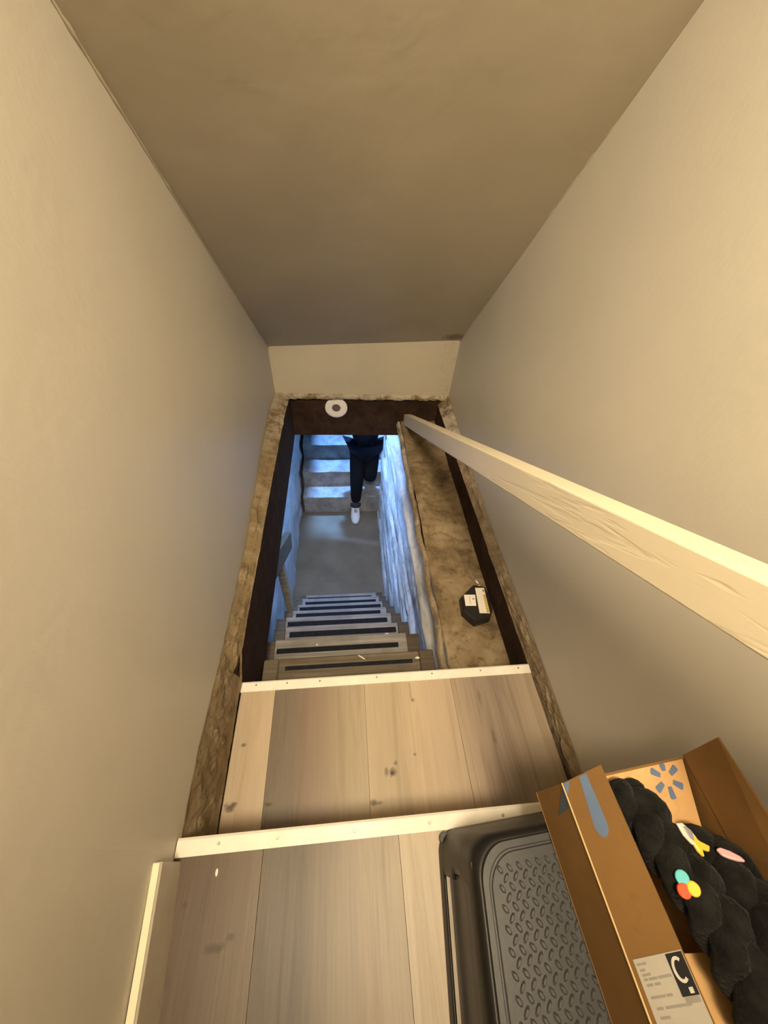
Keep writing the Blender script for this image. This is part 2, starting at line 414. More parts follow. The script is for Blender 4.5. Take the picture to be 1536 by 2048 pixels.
def sawtooth(x0, x1):
    poly = [(sy(0) - 0.06, sz(0) - 0.03)]
    for i in range(1, NS + 1):
        poly += [(sy(i) - 0.19, sz(i) - 0.0345), (sy(i) - 0.012, sz(i) - 0.0345)]
    poly += [(sy(NS) - 0.012, ZF), (sy(NS) - 0.20, ZF), (sy(0) - 0.19, sz(0) - 0.18)]
    return prism(poly, lambda p, t: (t, p[0], p[1]), x0, x1)
build('dark_backing', prism([(sy(0) - 0.20, sz(0) - 0.12), (sy(0) - 0.18, sz(0) - 0.11), (sy(NS) - 0.16, ZF + 0.002), (sy(NS) - 0.18, ZF + 0.002)], lambda p, t: (t, p[0], p[1]), -0.30, 0.30), M_beam, st)  # unseen board added under the treads to keep the gaps dark
build('stringer', sawtooth(-0.290, -0.235), M_string, st)
build('stringer', sawtooth(0.255, 0.310), M_string, st)

# left handrail of the lower stair
hr = empty('stair_handrail', (-0.38, 1.30, -2.32), 'old wooden handrail on a pale post at the left of the lower steps', 'handrail')
build('post', bbox(-0.405, -0.362, 1.27, 1.32, sz(5) - 0.15, -1.765, 0.003), M_post, hr)
rp = [(0.95, -1.42), (1.62, -1.92), (1.56, -2.02), (0.90, -1.52)]
build('rail', prism(rp, lambda p, t: (t, p[0], p[1]), -0.400, -0.358), M_railend, hr)

# ------------------------------------------------------------------ floor framing round the opening
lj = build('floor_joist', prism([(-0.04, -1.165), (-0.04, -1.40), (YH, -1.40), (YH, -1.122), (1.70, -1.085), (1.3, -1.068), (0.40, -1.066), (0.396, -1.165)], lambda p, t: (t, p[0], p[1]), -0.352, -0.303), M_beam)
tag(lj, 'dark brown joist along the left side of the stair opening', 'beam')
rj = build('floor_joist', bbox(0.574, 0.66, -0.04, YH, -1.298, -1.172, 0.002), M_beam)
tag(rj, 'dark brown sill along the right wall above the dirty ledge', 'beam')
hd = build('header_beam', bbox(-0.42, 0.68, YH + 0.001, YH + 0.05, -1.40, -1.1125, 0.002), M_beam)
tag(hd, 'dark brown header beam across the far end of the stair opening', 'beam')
e = build('plaster_edge', grid(160, 6, hb), M_plaster, hd); e['label'] = 'ragged plaster along the top of the beam'
# white ring on the header
def ring():
    prof = [(0.025, 0.0), (0.025, 0.004), (0.028, 0.006), (0.034, 0.0065), (0.036, 0.005), (0.040, 0.0065), (0.062, 0.0045), (0.066, 0.002), (0.066, 0.0)]
    N = 56; V = []; F = []
    for k in range(N):
        a = 2 * math.pi * k / N
        for r, d in prof: V.append((-0.040 + r * math.cos(a), YH - 0.0002 - d, -1.203 + r * math.sin(a)))
    n = len(prof)
    for k in range(N):
        for j in range(n):
            F.append([k * n + j, k * n + (j + 1) % n, ((k + 1) % N) * n + (j + 1) % n, ((k + 1) % N) * n + j])
    return V, F
M_ring = plain('white_plastic_ring', (0.82, 0.76, 0.68), 0.4, 0.4, 0, 0.03, 30, 0)
rg = build('ring_plate', ring(), M_ring, smooth=True); tag(rg, 'white ring-shaped plate fixed on the dark header beam', 'ring')
bmd = bmesh.new(); bmesh.ops.create_cone(bmd, cap_ends=True, segments=32, radius1=0.0252, radius2=0.0252, depth=0.002, matrix=Matrix.Translation((-0.04, YH - 0.001, -1.203)) @ Matrix.Rotation(math.pi / 2, 4, 'X'))
cc = build('center_disc', bmd, plain('brown_grey_disc', (0.13, 0.095, 0.075), 0.6), rg); cc['label'] = 'brownish center of the ring'

# ------------------------------------------------------------------ cellar shell
def conc():
    k = NT('cellar_concrete', 0.9, 0.2); p = k.pos(); s = k.xyz(p)
    f = k.noise(p, 3.5, 6, 0.6); g = k.noise(p, 40, 4)
    c = k.ramp(f, [(0.3, (0.155, 0.12, 0.078)), (0.55, (0.195, 0.155, 0.105)), (0.75, (0.225, 0.185, 0.13))])
    d = k.math('ABSOLUTE', k.math('SUBTRACT', k.math('ADD', s[1], k.math('MULTIPLY', s[0], 0.22)), 2.50))
    st_ = k.math('MULTIPLY', k.rng(d, 0.01, 0.05, 0.45, 0), k.rng(s[0], -0.2, -0.1))
    c = k.mix(st_, c, (0.33, 0.27, 0.22))
    k.color(c); k.bump(k.mix(0.5, f, g), 0.4, 0.01); return k.m
M_conc = conc()
struct(build('floor', grid(30, 60, lambda u, v: (-0.55 + 1.15 * u, -0.4 + 3.6 * v, ZF + 0.006 * nz(u * 6, v * 14, 0))), M_conc, smooth=True))
def whitewash(name, a, b, c, sc, st=(1, 1, 1)):
    k = NT(name, 0.9, 0.2); p = k.pos()
    f = k.noise(k.scale(p, st), sc, 6, 0.62, 0.3); g = k.noise(p, sc * 5, 5, 0.7)
    col = k.ramp(f, [(0.28, a), (0.45, b), (0.62, c)])
    col = k.mix(k.rng(g, 0.3, 0.45, 0.5, 0), col, a)
    k.color(col); k.bump(k.mix(0.5, f, g), 0.5, 0.01); return k.m
M_wash = whitewash('whitewashed_stone', (0.20, 0.18, 0.16), (0.46, 0.44, 0.41), (0.78, 0.77, 0.75), 5, (1, 0.45, 2.2))
M_wash2 = whitewash('whitewashed_wall', (0.34, 0.34, 0.34), (0.56, 0.56, 0.56), (0.66, 0.66, 0.66), 2.2)
def cellar_left(u, v):
    y = -0.3 + 5.1 * u; z = ZF + 0.0 + 1.75 * v
    r = 0.012 if y < 2.55 else 0.035
    d = r * nz(y * 4, z * 4, 5) + 0.6 * r * nz(y * 12, z * 12, 1)
    return (-0.492 + d, y, z)
struct(build('wall_cellar_left', grid(150, 60, cellar_left), M_wash2, smooth=True))
def course(y, z):
    """stone courses: rows of rough stones, mortar recessed between them"""
    zz = (z - ZF) / 0.205; r = math.floor(zz + 0.25 * nz(y * 1.3, 0, 7)); fz = zz + 0.25 * nz(y * 1.3, 0, 7) - r
    ln = 0.85 + 0.3 * math.sin(r * 7.3); yy = (y + r * 0.37) / ln; cidx = math.floor(yy); fy = yy - cidx
    e = min(fz, 1 - fz) * 4.2; e2 = min(fy, 1 - fy) * 6.5
    k = min(1, e * 0.8) * (0.72 + 0.28 * min(1, e2))
    k = k * k * (3 - 2 * k)
    h = 0.5 + 0.5 * math.sin(cidx * 12.9 + r * 78.2)
    return k * (0.35 + 0.65 * h)
def cellar_right(u, v):
    y = -0.1 + 2.85 * u; z = -1.302 + (ZF + 1.302) * v
    x = 0.367 + 0.022 * (v) - 0.036 * course(y, z) - 0.012 * nz(y * 2.2, z * 13, 0) - 0.007 * nz(y * 8, z * 26, 2) - 0.003 * nz(y * 30, z * 40, 4)
    if v < 0.02: x += 0.0
    return (x, y, z)
wc = struct(build('wall_cellar_right', flipf(grid(330, 190, cellar_right)), M_wash, smooth=True))
struct(build('wall_cellar_core', bbox(0.425, 0.69, -0.15, 2.60, ZF, -1.312), M_wash))
# end of that wall beside the hatch and the recess behind it
struct(build('wall_cellar_return', bbox(0.36, 0.70, 2.62, 2.745, ZF, -1.31), M_wash))
struct(build('wall_hatch_right', bbox(0.60, 0.68, 2.75, 4.9, ZF, -0.9), M_wash))
def ledge(u, v):
    y = -0.02 + (YH + 0.02) * u
    x = 0.356 + (0.66 - 0.356) * v
    z = -1.300 + 0.006 * nz(x * 9, y * 9, 0) + 0.005 * nz(x * 30, y * 30, 2) + 0.0025 * nz(x * 80, y * 80, 3)
    d = abs((y - 1.08) + 0.25 * (x - 0.42) + 0.05 * nz(x * 14, y * 3, 5))      # crack across
    if d < 0.012: z -= 0.008 * (1 - d / 0.012)
    z += 0.010 * max(0, min(1, (y - 1.08) / 0.02))
    return (x, y, z)
lg = build('ledge', grid(300, 46, ledge), M_ledge, wc, smooth=True); lg['label'] = 'dirty brown concrete ledge on top of the stone wall'
def rim(u, v):
    y = -0.02 + (YH + 0.02) * u
    w = 0.358 - 0.330; a = math.pi * v
    x = 0.330 + w * v + 0.010 * nz(y * 7, 1, 2) + 0.004 * nz(y * 28, 3, 2)
    z = -1.318 + 0.022 * math.sin(a) ** 0.6 + 0.006 * nz(y * 20, v * 3, 8) + 0.004 * nz(y * 60, v * 8, 4)
    return (x, y, z)
lr = build('mortar_rim', grid(300, 10, rim), M_plaster2, wc, smooth=True); lr['label'] = 'rough pale mortar rim along the ledge edge'
struct(build('wall_cellar_back', bbox(-0.5, 0.4, -0.42, -0.32, ZF, ZL - 0.06), M_wash2))
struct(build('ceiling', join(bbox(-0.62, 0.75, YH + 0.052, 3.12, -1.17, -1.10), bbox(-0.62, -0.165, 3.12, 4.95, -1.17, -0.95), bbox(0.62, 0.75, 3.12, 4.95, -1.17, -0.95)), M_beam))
struct(build('wall_hatch_end', bbox(-0.6, 0.7, 4.9, 5.0, ZF, -0.9), M_wash2))
# stone steps up to the hatch
ss = empty('hatch_steps', (0.05, 3.6, ZF), 'rough stone steps climbing from the cellar floor under blue daylight', 'steps')
M_stone = whitewash('worn_step_stone', (0.19, 0.18, 0.165), (0.30, 0.29, 0.27), (0.42, 0.41, 0.39), 7)
sb = [(2.90, -2.868), (3.10, -2.68), (3.33, -2.49), (3.56, -2.30), (3.79, -2.11), (4.02, -1.92), (4.25, -1.73), (4.48, -1.54)]
for i, (y, z) in enumerate(sb):
    yb = sb[i + 1][0] + 0.03 if i + 1 < len(sb) else 4.88
    b = bbox(-0.445, 0.592, y, yb, (sb[i - 1][1] - 0.02) if i else ZF - 0.01, z)
    bmesh.ops.subdivide_edges(b, edges=[e for e in b.edges if abs(e.verts[0].co.x - e.verts[1].co.x) > .5], cuts=22)
    for q in b.verts:
        q.co.y += 0.014 * nz(q.co.x * 5, i * 3.1, q.co.z * 3) * (1 if q.co.y < y + .02 else 0)
        q.co.z += 0.007 * nz(q.co.x * 6, i * 5.7, q.co.y * 2)
    build('step', b, M_stone, ss)

# ------------------------------------------------------------------ right handrail board
def rail_mat():
    k = NT('cream_rail_paint', 0.38, 0.4); o = k.pos()
    q = k.scale(o, (1, 1, 1)); mp = k.n('ShaderNodeMapping'); k.l(o, mp.inputs[0]); mp.inputs['Rotation'].default_value = (math.radians(28.2), 0, 0)
    g = k.noise(k.scale(mp.outputs[0], (1, 5, 110)), 1.0, 5, 0.6, 0.5)
    f = k.noise(k.scale(mp.outputs[0], (1, 2.5, 22)), 1.0, 3, 0.6, 1.5)
    k.color(k.mix(k.rng(f, 0.3, 0.7), (0.69, 0.60, 0.445), (0.72, 0.63, 0.47)))
    k.bump(k.mix(0.25, k.rng(f, 0.42, 0.50), g), 0.22, 0.003); return k.m
rb = bbox(0.375, 0.420, 0, 1, 0, 1)
ry0, ry1 = -1.0, YH - 0.002
for q in rb.verts:
    far = q.co.y > 0.5; top = q.co.z > 0.5
    y = ry1 if far else ry0
    z = -0.2625 - 0.536 * (y - 0.148) - (0 if top else 0.0765)
    q.co.y = y; q.co.z = z
bmesh.ops.bevel(rb, geom=list(rb.edges), offset=0.003, segments=2, profile=0.5, affect='EDGES')
M_rail = rail_mat()
hrail = build('handrail', rb, M_rail); tag(hrail, 'cream painted board handrail running down beside the right wall', 'handrail')
for y in (-0.35, -0.9):
    z = -0.2625 - 0.536 * (y - 0.148) - 0.04
    build('bracket', bbox(0.419, xr(0) + 0.001, y - 0.03, y + 0.03, z - 0.022, z + 0.022, 0.003), M_rail, hrail)

# ------------------------------------------------------------------ bait box on the ledge
M_black = plain('black_plastic', (0.017, 0.015, 0.014), 0.38, 0.45, 0, 0.15, 60, 0.1)
out = [(0.446, 0.715), (0.51, 0.770), (0.53, 0.767), (0.558, 0.757), (0.566, 0.716), (0.562, 0.655), (0.541, 0.619), (0.479, 0.604), (0.44, 0.652)]
bt = empty('bait_box', (0.505, 0.69, -1.297), 'black angular plastic bait box with two pale labels on the ledge', 'bait box')
cx, cy = 0.505, 0.69
b = bmesh.new(); rings = []
for sc, z in ((1.0, -1.3), (1.0, -1.282), (0.94, -1.266), (0.90, -1.263)):
    rings.append([b.verts.new((cx + (x - cx) * sc, cy + (y - cy) * sc, z)) for x, y in out])
n = len(out)
for a, c in zip(rings, rings[1:]):
    for i in range(n): b.faces.new([a[i], a[(i + 1) % n], c[(i + 1) % n], c[i]])
b.faces.new(rings[-1]); b.faces.new(rings[0][::-1]); bmesh.ops.recalc_face_normals(b, faces=b.faces)
build('body', b, M_black, bt)
M_label = plain('label_paper', (0.76, 0.70, 0.60), 0.6, 0.2, 0, 0.03, 20, 0)
M_ink = plain('grey_ink', (0.20, 0.18, 0.16), 0.7, 0.2, 0, 0.1, 20, 0)
M_gold = plain('yellow_strip_ink', (0.62, 0.43, 0.10), 0.6, 0.2, 0, 0.1, 60, 0)
def flat(name, pts, z, mat, par, th=0.0006):
    return build(name, prism(pts, lambda p, t: (p[0], p[1], t), z, z + th), mat, par)
la = flat('label', [(0.460, 0.721), (0.505, 0.719), (0.497, 0.671), (0.455, 0.673)], -1.2630, M_label, bt)
lb = flat('label', [(0.5125, 0.750), (0.549, 0.748), (0.542, 0.637), (0.502, 0.640)], -1.2630, M_label, bt)
la['label'] = 'small square off-white label'; lb['label'] = 'long off-white label with a yellow strip'
flat('printed_strip', [(0.5365, 0.718), (0.5465, 0.718), (0.5405, 0.639), (0.5305, 0.639)], -1.2624, M_gold, lb)
flat('printed_mark', [(0.540, 0.741), (0.546, 0.741), (0.545, 0.731), (0.539, 0.731)], -1.2624, M_ink, lb)
flat('printed_mark', [(0.491, 0.704), (0.497, 0.704), (0.495, 0.698), (0.489, 0.698)], -1.2624, M_ink, la)
M_faint = plain('faint_ink', (0.56, 0.51, 0.44), 0.7, 0.2, 0, 0.1, 20, 0)
flat('printed_mark', [(0.478, 0.712), (0.483, 0.712), (0.478, 0.680), (0.473, 0.680)], -1.2624, M_faint, la)
for k in range(7):
    y = 0.712 - k * 0.0105
    flat('printed_mark', [(0.538 - k * .0008, y), (0.5455 - k * .0008, y), (0.545 - k * .0008, y - .003), (0.5375 - k * .0008, y - .003)], -1.26175, M_ink if k in (0, 6) else plain('dark_gold_ink', (0.33, 0.22, 0.06)), lb, 0.0003)

# ------------------------------------------------------------------ small loose chips
M_chip = plain('white_flake', (0.80, 0.72, 0.60), 0.7)
def chip(x, y, z, r, label, stretch=(1, 1, .35), rot=0.0):
    b = bmesh.new(); bmesh.ops.create_icosphere(b, subdivisions=2, radius=r)
    for q in b.verts: q.co *= 1 + 0.35 * nz(q.co.x * 200 + x * 31, q.co.y * 200 + y * 17, q.co.z * 200)
    bmesh.ops.scale(b, vec=stretch, verts=b.verts)
    xform(b, Matrix.Translation((x, y, z + r * stretch[2] * .8)) @ Matrix.Rotation(rot, 4, 'Z'))
    return tag(build('plaster_chip', b, M_chip), label, 'chip', 'loose white chips')
chip(0.540, 0.795, -1.296, 0.007, 'curled white chip on the ledge just beyond the bait box', (0.6, 1.5, .5), 0.4)
chip(0.545, 0.778, -1.296, 0.0045, 'tiny white crumb touching the far corner of the bait box', (1.3, .7, .5), 0.3)
chip(0.200, sy(3) - 0.07, sz(3) + .001, 0.012, 'white plaster chip on a grey step in the middle of the lower stairs')
chip(0.255, sy(1) - 0.03, sz(1) + .001, 0.005, 'white chip at the right end of the topmost old wooden step', (1.6, .8, .4))
chip(-0.13, sy(2) - 0.03, sz(2) + .001, 0.004, 'white chip at the left end of the second old wooden step')
chip(0.05, sy(1) - 0.015, sz(1) + .001, 0.006, 'pale splinter on the middle of the topmost old wooden step', (2.6, .4, .3), -0.6)
chip(-0.237, 0.002, ZL, 0.0032, 'white fleck on the landing plank beside the baseboard', (.7, 1.7, .25))

# ------------------------------------------------------------------ step stool
TH = math.radians(-5.5); SO = Vector((0.165, 0.024, ZL))
def sp(u, vv, h):      # stool frame: u to the right, vv towards the camera
    c, s = math.cos(TH), math.sin(TH)
    return (SO.x + u * c + vv * s, SO.y + u * s * -0.0 + u * 0.06 - vv * c, SO.z + h)
SW, SL, SH = 0.265, 0.40, 0.192
def rrect(inset, rad, N=10):
    pts = []
    x0, x1, y0, y1 = inset, SW - inset, inset, SL - inset
    for (cxx, cyy, a0) in ((x1 - rad, y0 + rad, -90), (x1 - rad, y1 - rad, 0), (x0 + rad, y1 - rad, 90), (x0 + rad, y0 + rad, 180)):
        for k in range(N + 1):
            a = math.radians(a0 + 90 * k / N); pts.append((cxx + rad * math.cos(a), cyy + rad * math.sin(a)))
    # resample long sides
    res = []
    for i in range(len(pts)):
        p, q = pts[i], pts[(i + 1) % len(pts)]
        d = math.dist(p, q); m_ = max(1, int(round(d / 0.008)) if d > 0.06 else 1)
        if d > 0.06: m_ = 40 if abs(p[1] - q[1]) > 0.06 else 24
        for k in range(m_): res.append((lerp(p[0], q[0], k / m_), lerp(p[1], q[1], k / m_)))
    return res
M_stool = plain('dark_grey_stool_plastic', (0.011, 0.010, 0.009), 0.42, 0.3, 0, 0.08, 50, 0.08)
M_deck = plain('grey_stool_deck_rubber', (0.052, 0.053, 0.056), 0.36, 0.5, 0, 0.08, 50, 0.10)
stool = empty('step_stool', sp(SW / 2, SL / 2, 0), 'dark plastic step stool with tread-plate top on the landing beside the cardboard box', 'step stool')
lev = [(0.0, 0.0, .030), (0.001, 0.006, .030), (0.002, 0.022, .030), (0.003, 0.026, .030)] + [(0.003 + 0.010 * k / 7, 0.026 + 0.100 * k / 7, .032) for k in range(1, 8)] + [(0.0135, 0.131, .033), (0.015, 0.160, .034), (0.0165, 0.174, .036), (0.019, 0.184, .038), (0.024, 0.190, .040), (0.029, 0.1905, .040)]
R_ = [rrect(i, r) for i, h, r in lev]
nn = len(R_[0]); V = []; F = []
for rr, (i, h, r) in zip(R_, lev): V += [sp(x, y, h) for x, y in rr]
for j in range(len(lev) - 1):
    for k in range(nn):
        k2 = (k + 1) % nn
        mx = (R_[j][k][0] + R_[j][k2][0]) / 2; my = (R_[j][k][1] + R_[j][k2][1]) / 2
        hole = False
        if 3 <= j <= 10:
            ins = (0.060 if j < 9 else 0.070) if j > 4 else 0.062
            if mx < 0.03 and ins < my < SL - ins: hole = True
            if mx > SW - 0.03 and ins < my < SL - ins: hole = True
        if not hole: F.append([j * nn + k, j * nn + k2, (j + 1) * nn + k2, (j + 1) * nn + k])
bd = build('skirt', (V, [f[::-1] for f in F]), M_stool, stool, smooth=True)
so = bd.modifiers.new('thickness', 'SOLIDIFY'); so.thickness = 0.004; so.offset = -1
dlev = [(0.027, 0.1885, .040), (0.029, 0.1905, .040), (0.037, 0.1905, .040), (0.0385, 0.1885, .040), (0.0405, 0.1885, .040), (0.042, 0.1915, .038), (0.052, 0.1915, .034)]
R2 = [rrect(i, r) for i, h, r in dlev]; V = []; F = []
for rr, (i, h, r) in zip(R2, dlev): V += [sp(x, y, h) for x, y in rr]
for j in range(len(dlev) - 1):
    for k in range(nn): F.append([j * nn + k, j * nn + (k + 1) % nn, (j + 1) * nn + (k + 1) % nn, (j + 1) * nn + k][::-1])
F.append([(len(dlev) - 1) * nn + k for k in range(nn)][::-1])
dk = build('deck', (V, F), M_deck, stool); dk['label'] = 'lighter grey raised deck panel'
DOWN = None
b = bmesh.new(); rowi = 0; yv = 0.058
while yv < SL - 0.054:
    uu = 0.056 + (0.0075 if rowi % 2 else 0)
    while uu < SW - 0.054:
        ang = math.radians(38 if rowi % 2 else -38)
        ca, sa = math.cos(ang), math.sin(ang)
        tri = []
        for (ra, h) in ((1.0, 0.0), (0.55, 0.0026)):
            rg_ = []
            for k in range(8):
                a = 2 * math.pi * k / 8; ex, ey = 0.0031 * ra * math.cos(a), 0.0066 * ra * math.sin(a)
                rg_.append(b.verts.new(sp(uu + ex * ca - ey * sa, yv + ex * sa + ey * ca, 0.1914 + h)))
            tri.append(rg_)
        for k in range(8): b.faces.new([tri[0][k], tri[0][(k + 1) % 8], tri[1][(k + 1) % 8], tri[1][k]])
        b.faces.new(tri[1]); uu += 0.0150
    yv += 0.0098; rowi += 1
bmesh.ops.recalc_face_normals(b, faces=b.faces)
for uu in (0.0195, SW - 0.0195):
    build('slot_backing', ([sp(uu + dx, vv, h) for dx in (-.002, .002) for vv, h in ((.045, .002), (SL - .045, .002), (SL - .045, .178), (.045, .178))], [[0, 1, 2, 3], [7, 6, 5, 4], [0, 4, 5, 1], [1, 5, 6, 2], [2, 6, 7, 3], [3, 7, 4, 0]]), M_black, stool)  # black sheets added behind the side slots to keep them dark
bp = build('grip_studs', b, M_deck, dk); bp['kind'] = 'stuff'
for (u, vv) in ((0.012, 0.012), (SW - 0.012, 0.012), (0.012, SL - 0.012), (SW - 0.012, SL - 0.012)):
    bb_ = bmesh.new(); bmesh.ops.create_cone(bb_, cap_ends=True, segments=16, radius1=0.010, radius2=0.009, depth=0.016, matrix=Matrix.Translation(Vector(sp(u, vv, 0.0082))))
    build('foot', bb_, M_black, stool)

# ------------------------------------------------------------------ cardboard box
def card(name, c):
    k = NT(name, 0.8, 0.2); o = k.obj()
    f = k.noise(o, 16, 5); g = k.noise(k.scale(o, (8, 400, 400)), 1.0, 2)
    col = k.mix(k.rng(f, 0.3, 0.7), tuple(x * .9 for x in c), tuple(x * 1.08 for x in c))
    col = k.mix(k.rng(k.noise(o, 28, 3), 0.62, 0.75, 0, .3), col, tuple(x * .6 for x in c))
    k.color(col); k.bump(g, 0.05, 0.002); return k.m
M_card = card('brown_cardboard', (0.195, 0.104, 0.034))
M_cardin = card('inside_cardboard', (0.58, 0.345, 0.15))
M_edge = card('pale_cardboard_edge', (0.60, 0.42, 0.22))
M_blue = plain('printed_blue_ink', (0.115, 0.165, 0.27), 0.75, 0.2, 0, 0.06, 40, 0)
ZB0, ZB1 = -0.7315, -0.632
cl_ = lambda y: 0.301 + 0.045 * (0.052 - y)
A = Vector((cl_(0.053), 0.053, 0)); B = Vector((0.507, 0.071, 0)); C_ = Vector((0.509, -0.30, 0)); D = Vector((cl_(-0.30), -0.30, 0))
box = empty('cardboard_box', ((A.x + B.x) / 2, -0.12, ZB0), 'open brown cardboard box with blue print, its flaps up, resting on the stool', 'box')
def slab(p0, p1, p2, p3, th, mat, name, par, smooth=False):
    """quad panel p0..p3 with thickness th along -normal"""
    P = [Vector(p) for p in (p0, p1, p2, p3)]
    nrm = (P[1] - P[0]).cross(P[3] - P[0]).normalized()
    Q = [p - nrm * th for p in P]
    return build(name, (P + Q, [[0, 1, 2, 3], [7, 6, 5, 4], [0, 4, 5, 1], [1, 5, 6, 2], [2, 6, 7, 3], [3, 7, 4, 0]]), mat, par)
def at(p, z): return (p.x, p.y, z)
TK = 0.003
slab(at(D, ZB0), at(C_, ZB0), at(B, ZB0), at(A, ZB0), TK, M_cardin, 'bottom_panel', box)
lw = slab(at(A, ZB0), at(D, ZB0), at(D, ZB1), at(A, ZB1), TK, M_card, 'side_panel', box)
slab(at(B, ZB1), at(C_, ZB1), at(C_, ZB0), at(B, ZB0), TK, M_card, 'side_panel', box)
slab(at(A, ZB1), at(B, ZB1), at(B, ZB0), at(A, ZB0), TK, M_card, 'side_panel', box)
slab(at(D, ZB0), at(C_, ZB0), at(C_, ZB1), at(D, ZB1), TK, M_card, 'side_panel', box)
# flaps
LF0, LF1 = Vector((A.x + .001, A.y, ZB1 + .001)), Vector((D.x + .001, D.y, ZB1 + .001))
LT0 = Vector((0.3375, 0.064, -0.580)); LT1 = LF1 + (LT0 - LF0)
lfp = slab(LF0, LF1, LT1, LT0, TK, M_card, 'flap', box)
lfp['label'] = 'left flap bent inwards, carrying a blue print and a white label'
LN = (LF1 - LF0).cross(LT0 - LF0).normalized()
def lf(y, t, off=0.0006):
    """point on the left flap: y position and 0..1 from fold to free edge"""
    k = (0.058 - y) / 0.358
    p = (LF0.lerp(LF1, k)).lerp(LT0.lerp(LT1, k), t)
    return p + LN * off
def print_on(name, pts, mat, par, fn, th=0.0005):
    n = len(pts); Vv = [fn(*p, th) for p in pts] + [fn(*p, 0.0001) for p in pts]
    return build(name, (Vv, [list(range(n)), [n + i for i in range(n)][::-1]] + [[i, n + i, n + (i + 1) % n, (i + 1) % n] for i in range(n)]), mat, par)
blob = []
for k in range(11): y = lerp(0.0565, 0.004, k / 10); blob.append((y, lerp(0.43, 0.335, k / 10)))
for k in range(1, 8):
    a = math.pi * k / 8; blob.append((0.004 - 0.013 * math.sin(a), 0.485 - 0.15 * math.cos(a)))
for k in range(11): y = lerp(0.004, 0.0565, k / 10); blob.append((y, lerp(0.635, 0.62, k / 10)))
pb1 = print_on('printed_mark', blob, M_blue, lfp, lf); pb1['label'] = 'slate blue printed drop shape'
print_on('printed_mark', [(0.057, 0.01), (0.044, 0.01), (0.050, 0.10), (0.057, 0.17)], M_blue, lfp, lf)
def lwall(y, h, off): 
    k = (0.053 - y) / 0.353
    return A.lerp(D, k) + Vector((-off, 0, ZB1 - h))
print_on('printed_mark', [(0.050, 0.002), (0.028, 0.036), (0.020, 0.048), (0.026, 0.004), (0.034, .001)], plain('dark_blue_ink', (0.075, 0.095, 0.125), 0.75, .2, 0, .06, 40, 0), lw, lwall)
edg = [(LF0 + LN * .0008, LF1 + LN * .0008)]
build('fold_edge', tube([LF0 + Vector((-.0016, 0, .0)), LF1 + Vector((-.0016, 0, .0))], 0.0011, 6), M_edge, lfp)['label'] = 'pale fold line'  # paler line along the flap fold
lab = print_on('shipping_label', [(-0.108, 0.08), (-0.108, 0.995), (-0.235, 0.995), (-0.235, 0.08)], plain('grey_white_label', (0.40, 0.37, 0.32), 0.5, .3, 0, .04, 30, 0), lfp, lf, 0.0007)
lab['label'] = 'white shipping label with grey text and a black letter C block'
M_bk = plain('label_black', (0.018, 0.017, 0.018), 0.4, .4, 0, .1, 30, 0)
def lf2(y, t, off): return lf(y, t, off + 0.0007)
def lf3(y, t, off): return lf(y, t, off + 0.0012)
blk = print_on('label_block', [(-0.109, 0.70), (-0.109, 0.99), (-0.138, 0.99), (-0.138, 0.70)], M_bk, lfp, lf2)
# letter C as real flat lettering
M_lt = plain('label_white_letter', (0.55, 0.52, 0.48), 0.5, .3, 0, .04, 30, 0)
cpts = []
for k in range(21):
    a = math.radians(50 + 260 * k / 20); cpts.append((-0.1205 + 0.0092 * math.sin(a), 0.845 + 0.115 * math.cos(a)))
for k in range(20, -1, -1):
    a = math.radians(50 + 260 * k / 20); cpts.append((-0.1205 + 0.0066 * math.sin(a), 0.845 + 0.068 * math.cos(a)))
nC = 21; vv_ = [lf3(y, t, 0.0003) for y, t in cpts]
build('letter', (vv_, [[k, k + 1, 2 * nC - 2 - k, 2 * nC - 1 - k] for k in range(nC - 1)]), M_lt, lfp)
print_on('printed_mark', [(-0.1325, 0.86), (-0.1325, 0.93), (-0.1365, 0.93), (-0.1365, 0.86)], M_lt, lfp, lf3, .0003)
M_txt = plain('label_grey_text', (0.27, 0.25, 0.22), 0.7, .2, 0, .1, 60, 0)
for (y, t0, t1) in ((-0.1112, .12, .20), (-0.1112, .21, .30), (-0.1155, .14, .24), (-0.119, .15, .31), (-0.1222, .15, .22), (-0.1222, .24, .40), (-0.1222, .42, .66), (-0.1262, .16, .28), (-0.1262, .31, .42), (-0.1345, .15, .42), (-0.1345, .44, .55), (-0.142, .18, .30), (-0.142, .34, .80), (-0.148, .18, .36), (-0.1545, .18, .42), (-0.161, .18, .33), (-0.168, .2, .6)):
    print_on('printed_text', [(y, t0), (y, t1), (y - 0.0019, t1), (y - 0.0019, t0)], M_txt, lfp, lf2, .0002)
print_on('printed_mark', [(-0.1385, .72), (-0.1385, .97), (-0.1425, .97), (-0.1425, .72)], M_txt, lfp, lf2, .0002)
# right flap
slab((0.5055, 0.072, ZB1 + .001), (0.507, 0.079, -0.553), (0.530, -0.30, -0.560), (0.5085, -0.30, ZB1 + .001), TK, M_card, 'flap', box)['label'] = 'right flap standing upright'
